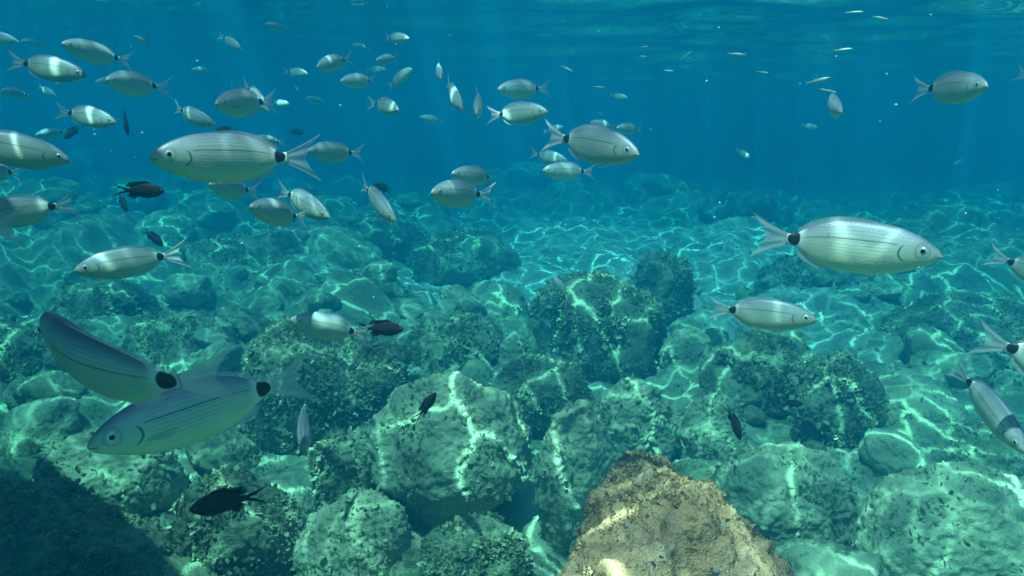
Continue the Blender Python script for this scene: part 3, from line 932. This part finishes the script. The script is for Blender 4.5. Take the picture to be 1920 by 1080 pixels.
b_('bright bream diving towards the camera over the green one', (503, 208), (452, 154), 52, 0.19, -0.2, roll=5)
b_('tiny dim bream above the green overlapped bream', (437, 164), (433, 144), 40, 0.13)
b_('small pale bream right of the bright diving bream', (543, 195), (511, 191), 14, 0.14)
b_('tiny wedge-like bream swimming away over the small pale one', (562, 182), (551, 156), -20, 0.11)
b_('small bream heading at the camera with pectoral fins out, top centre', (827, 148), (824, 116), 72, 0.17)
b_('bream diving at the camera, left one of the head-on pair', (868, 206), (838, 148), 60, 0.20, 0.2)
b_('bream coming head-on, right one of the head-on pair', (894, 214), (892, 176), 75, 0.20)
b_('bream facing left above its right-facing neighbour, top centre', (933, 168), (1036, 166), 34, 0.19, 0.3)
b_('bream facing right below its left-facing neighbour, top centre', (1027, 210), (908, 216), 32, 0.20, -0.2)
b_('greenish bream facing left above the large left-facing bream', (471, 262), (540, 268), 4, 0.18)
b_('dim bream facing right tucked behind the raised-tail bream', (1064, 302), (992, 286), 4, 0.19)
b_('dim bream facing left just under the raised-tail bream', (1017, 320), (1120, 323), 2, 0.20)
b_('small mottled bream facing left, first of the far pair', (1107, 230), (1156, 241), 6, 0.17)
b_('small bluish bream facing left, second of the far pair', (1156, 240), (1207, 242), 10, 0.17)
b_('tiny rounded bream facing right under the small white slender fish', (1177, 184), (1141, 177), 24, 0.15)
b_('faint speck of a bream over the far pair', (1119, 211), (1140, 217), 30, 0.14)
b_('faint green oval bream behind the raised tail', (1056, 238), (1016, 248), 0, 0.18)
b_('faint bream facing left below the bright turning bream', (787, 220), (834, 229), 0, 0.20)
b_('barely visible bream below the pale slanting bream near the top', (359, 131), (404, 134), 0, 0.20)
b_('barely visible bream between the small pale one and the bright turning one', (574, 184), (614, 194), 0, 0.20)
b_('small dim bream facing right under the head-on fish, upper right', (1534, 241), (1499, 233), 22, 0.15)
b_('barely visible far bream over the right-hand sand', (1406, 296), (1376, 279), 10, 0.16)
b_('small far bream nearly head-on at the right, above the striped one', (1788, 309), (1810, 297), 52, 0.17)
b_('faint bream facing left near the top left edge', (38, 78), (88, 84), 0, 0.19)
b_('dark bream nose poking in at the top left edge', (34, 78), (-50, 62), 8, 0.20)
b_('faint bream low in the left shadow facing left', (2, 170), (68, 182), 0, 0.20)
b_('small dark bream slanting down right in the left shadow', (106, 180), (72, 160), 10, 0.15)
b_('faint greenish bream above the dark head at the left edge', (66, 254), (134, 246), 0, 0.20)
b_('faint blue upright bream above the middle of the picture', (757, 355), (751, 330), 30, 0.14)
b_('blue dim bream tail poking in at the left edge', (-86, 308), (44, 328), 0, 0.20)
b_('pale bream head half hidden behind the white-tailed shadowed one', (178, 156), (246, 146), 20, 0.20)
b_('teal bream glimpsed below the belly of the large left-facing bream', (392, 346), (492, 360), 10, 0.20)
# --- dark damselfish
d_('black damselfish with scissor tail facing right, left side', (309, 359), (208, 356), 4, 0.11)
d_('black damselfish pointing down under a scissor tail, left side', (238, 398), (221, 360), 10, 0.09)
d_('black damselfish slanting down behind the back of the lone bream', (306, 462), (266, 428), 4, 0.10, -0.3)
d_('brown damselfish facing right in front of the shaded teal bream', (757, 618), (668, 614), 12, 0.11, 0.2)
d_('black damselfish turning up over the pale hollowed boulder', (818, 736), (774, 790), -10, 0.10, 0.4)
d_('black damselfish with orange mouth in the lower left', (354, 957), (506, 926), 6, 0.115, 0.2)
d_('thin curved damselfish pointing down, right of the pale bumpy boulder', (1388, 826), (1356, 756), -12, 0.10, -0.5, roll=30)
d_('black damselfish facing right in the shade of the broad weedy boulder', (1507, 756), (1464, 759), 14, 0.10)
d_('brown damselfish facing upper left above the blue-backed bream', (699, 344), (738, 362), 8, 0.11)
d_('small black damselfish right above the back of the large left-facing bream', (403, 243), (447, 247), 14, 0.11)
d_('small black damselfish right of the greenish bream', (571, 249), (536, 247), 10, 0.11)
d_('dark damselfish hanging nose down in the left shadow', (240, 254), (230, 196), 16, 0.11)
d_('dark damselfish with orange edge below the shadowed bream', (120, 260), (154, 234), 20, 0.10)
d_('dark damselfish wedged by the tail of the dim bream', (552, 416), (522, 366), 10, 0.11, roll=40)
d_('tiny dark damselfish speck far over the sand', (1301, 318), (1290, 317), 0, 0.09)
d_('tiny dark damselfish at the left edge over the dark bream head', (48, 242), (36, 238), 0, 0.08)
# --- slender fish under the surface
s_('white slender fish pointing steeply to the upper right', (1296, 96), (1275, 113), 0)
s_('yellowish slender fish curved and facing right, top right', (1400, 103), (1361, 100), 6, 0.06, 0.3)
s_('slender fish facing right below the yellowish curved one', (1441, 137), (1415, 134), 8)
s_('dim slender fish below the steep white one', (1264, 133), (1242, 132), 0)
s_('small white slender fish level above the tiny rounded bream', (1134, 164), (1109, 162), 4)
s_('tiny slender fish slanting down right at the left of the surface streaks', (1076, 135), (1050, 122), 6)
s_('yellow slender fish above the head-on bream slanting up', (1557, 145), (1508, 157), 4, 0.065)
s_('curved slender fish touching the back of the head-on bream', (1537, 167), (1570, 173), 6, 0.05, 0.4)
s_('slender fish in the surface streaks above the yellow slanting one', (1598, 91), (1562, 95), 4)
s_('pale slender fish high at the top right beside another', (1619, 22), (1582, 24), 4, 0.05)
s_('thin pale slender fish right of the pale high one', (1665, 36), (1633, 30), 0, 0.05)
s_('tiny white slender fish, upper one of the two in the streaks', (1215, 87), (1200, 88), 0, 0.04)
s_('tiny white slender fish, lower one of the two in the streaks', (1213, 106), (1196, 105), 0, 0.04)

# ------------------------------------------------------------------ bubbles and drifting specks
def blobs(pts, radii):
    S, F = icosphere(2)
    V = (S[None] * np.array(radii)[:, None, None] + np.array(pts)[:, None, :]).reshape(-1, 3)
    FF = (F[None] + (np.arange(len(pts)) * len(S))[:, None, None]).reshape(-1, 3)
    return V, FF
br = np.random.default_rng(90)
t = NT('air_bubble')
g_ = t.n('BsdfGlossy'); g_.inputs['Roughness'].default_value = 0.08; g_.inputs[0].default_value = (0.85, 0.88, 0.9, 1)
tp_ = t.n('BsdfTransparent'); mx_ = t.n('MixShader'); lw_ = t.n('LayerWeight'); lw_.inputs[0].default_value = 0.45
t.l(lw_.outputs['Facing'], mx_.inputs[0]); t.l(tp_.outputs[0], mx_.inputs[1]); t.l(g_.outputs[0], mx_.inputs[2]); t.l(mx_.outputs[0], t.out.inputs[0])
M['bubble'] = t.m
P = []
for k in range(150):
    q = br.random()
    P.append(CAM + ray(1538 + 26 * q + br.normal() * 7, 150 - 95 * q + br.normal() * 6) * (4.6 + br.normal() * 0.05))
V, F = blobs(P, 0.0015 + 0.006 * br.random(150) ** 3)
tag(link('bubbles', mesh_from('bubbles', V, F, M['bubble'])), 'thin wisp of air bubbles rising to the surface, upper right', 'bubbles', kind='stuff')
M['speck'] = plain('drifting_matter', (0.75, 0.74, 0.68), 0.8)
P, rad = [], []
for px, py, dep, r_ in ((1663, 139, 1.6, .0034), (1325, 152, 1.8, .0036), (1348, 52, 2.0, .0042), (1745, 28, 1.9, .004), (674, 463, 2.2, .0065), (178, 252, 1.6, .0035), (267, 249, 1.6, .003), (638, 198, 2.2, .006), (1500, 157, 2.2, .004), (1680, 197, 1.9, .006), (743, 83, 2.5, .004)):
    P.append(CAM + ray(px, py) * dep); rad.append(r_ * 0.7)
for k in range(140):
    dep = 0.9 + 4.2 * br.random()
    p = CAM + ray(br.uniform(-100, 2020), br.uniform(0, 800)) * dep
    if p[2] < SURF - 0.1:
        P.append(p); rad.append(0.0006 + 0.0011 * br.random())
V, F = blobs(P, rad)
tag(link('drifting_specks', mesh_from('drifting_specks', V, F, M['speck'])), 'pale specks of matter drifting in the open water', 'specks', kind='stuff')

# ------------------------------------------------------------------ rubber boat added out of view, only to shade the left of the reef
def boat():
    root = link('added_shade_boat', None)
    root.location = (-2.32, 0.48, SURF)
    root.rotation_euler = (0, 0, R(50))
    tag(root, 'grey rubber boat added out of view to shade the left corner', 'boat')
    hull = plain('grey_hull_fabric', (0.32, 0.34, 0.36), 0.5, 0, 0.4, 0.15, 8)
    path = []
    for k in range(41):
        a = -math.pi / 2 * 0 + k / 40 * math.pi
        path.append((1.0 * math.cos(a), 1.10 + 1.05 * math.sin(a)))
    path = [(1.0, -1.7)] + path + [(-1.0, -1.7)]
    pts = np.array(path)
    d = np.gradient(pts, axis=0); d /= np.linalg.norm(d, axis=1)[:, None]
    nrm = np.stack([d[:, 1], -d[:, 0]], -1)
    th = np.linspace(0, 2 * math.pi, 16, endpoint=False)
    rad = 0.22
    V = np.array([[p[0] + nn[0] * rad * math.cos(a), p[1] + nn[1] * rad * math.cos(a), 0.14 + rad * math.sin(a)] for p, nn in zip(pts, nrm) for a in th])
    a = np.arange(len(pts) * 16).reshape(len(pts), 16); b = np.roll(a, -1, 1)
    F = np.stack([a[:-1], a[1:], b[1:], b[:-1]], -1).reshape(-1, 4)
    link('tube', mesh_from('tube', V, F, hull), root)
    bm = bmesh.new()
    outer = [bm.verts.new((x * 0.92, y * 0.96, 0.05)) for x, y in path]
    low = [bm.verts.new((x * 0.6, y * 0.9, -0.07)) for x, y in path]
    n = len(path)
    for i in range(n):
        j = (i + 1) % n
        bm.faces.new((outer[i], outer[j], low[j], low[i]))
    bm.faces.new(outer); bm.faces.new(low[::-1])
    me = bpy.data.meshes.new('floor'); bm.to_mesh(me); bm.free(); me.materials.append(hull)
    link('floor', me, root)
    bm = bmesh.new(); bmesh.ops.create_cube(bm, size=1.0)
    bmesh.ops.scale(bm, vec=(1.7, 0.05, 0.42), verts=bm.verts)
    bmesh.ops.translate(bm, vec=(0, -1.62, 0.20), verts=bm.verts)
    bmesh.ops.bevel(bm, geom=bm.edges[:], offset=0.012, segments=2)
    me = bpy.data.meshes.new('transom'); bm.to_mesh(me); bm.free(); me.materials.append(plain('varnished_board', (0.20, 0.13, 0.07), 0.4, 0, 0.5, 0.3, 12))
    link('transom', me, root)
boat()

# ------------------------------------------------------------------ the sea itself: one closed box of even water
bm = bmesh.new()
bmesh.ops.create_cube(bm, size=1.0)
x0, x1, y0, y1, z0, z1 = -46, 46, -6, 44, float(Zs.min()) - 1.0, SURF + 0.42
for v in bm.verts:
    v.co = Vector((x0 if v.co.x < 0 else x1, y0 if v.co.y < 0 else y1, z0 if v.co.z < 0 else z1))
me = bpy.data.meshes.new('haze'); bm.to_mesh(me); bm.free()
t = NT('sea_water')
pv = t.n('VolumePrincipled')
pv.inputs['Density'].default_value = 0.55
pv.inputs['Color'].default_value = (0.001, 0.070, 0.124, 1)
pv.inputs['Absorption Color'].default_value = (0.055, 0.52, 0.60, 1)
pv.inputs['Anisotropy'].default_value = 0.3
t.l(pv.outputs[0], t.out.inputs['Volume'])
me.materials.append(t.m)
tag(link('haze', me), 'blue-green sea water dimming everything with distance', 'water', kind='stuff')
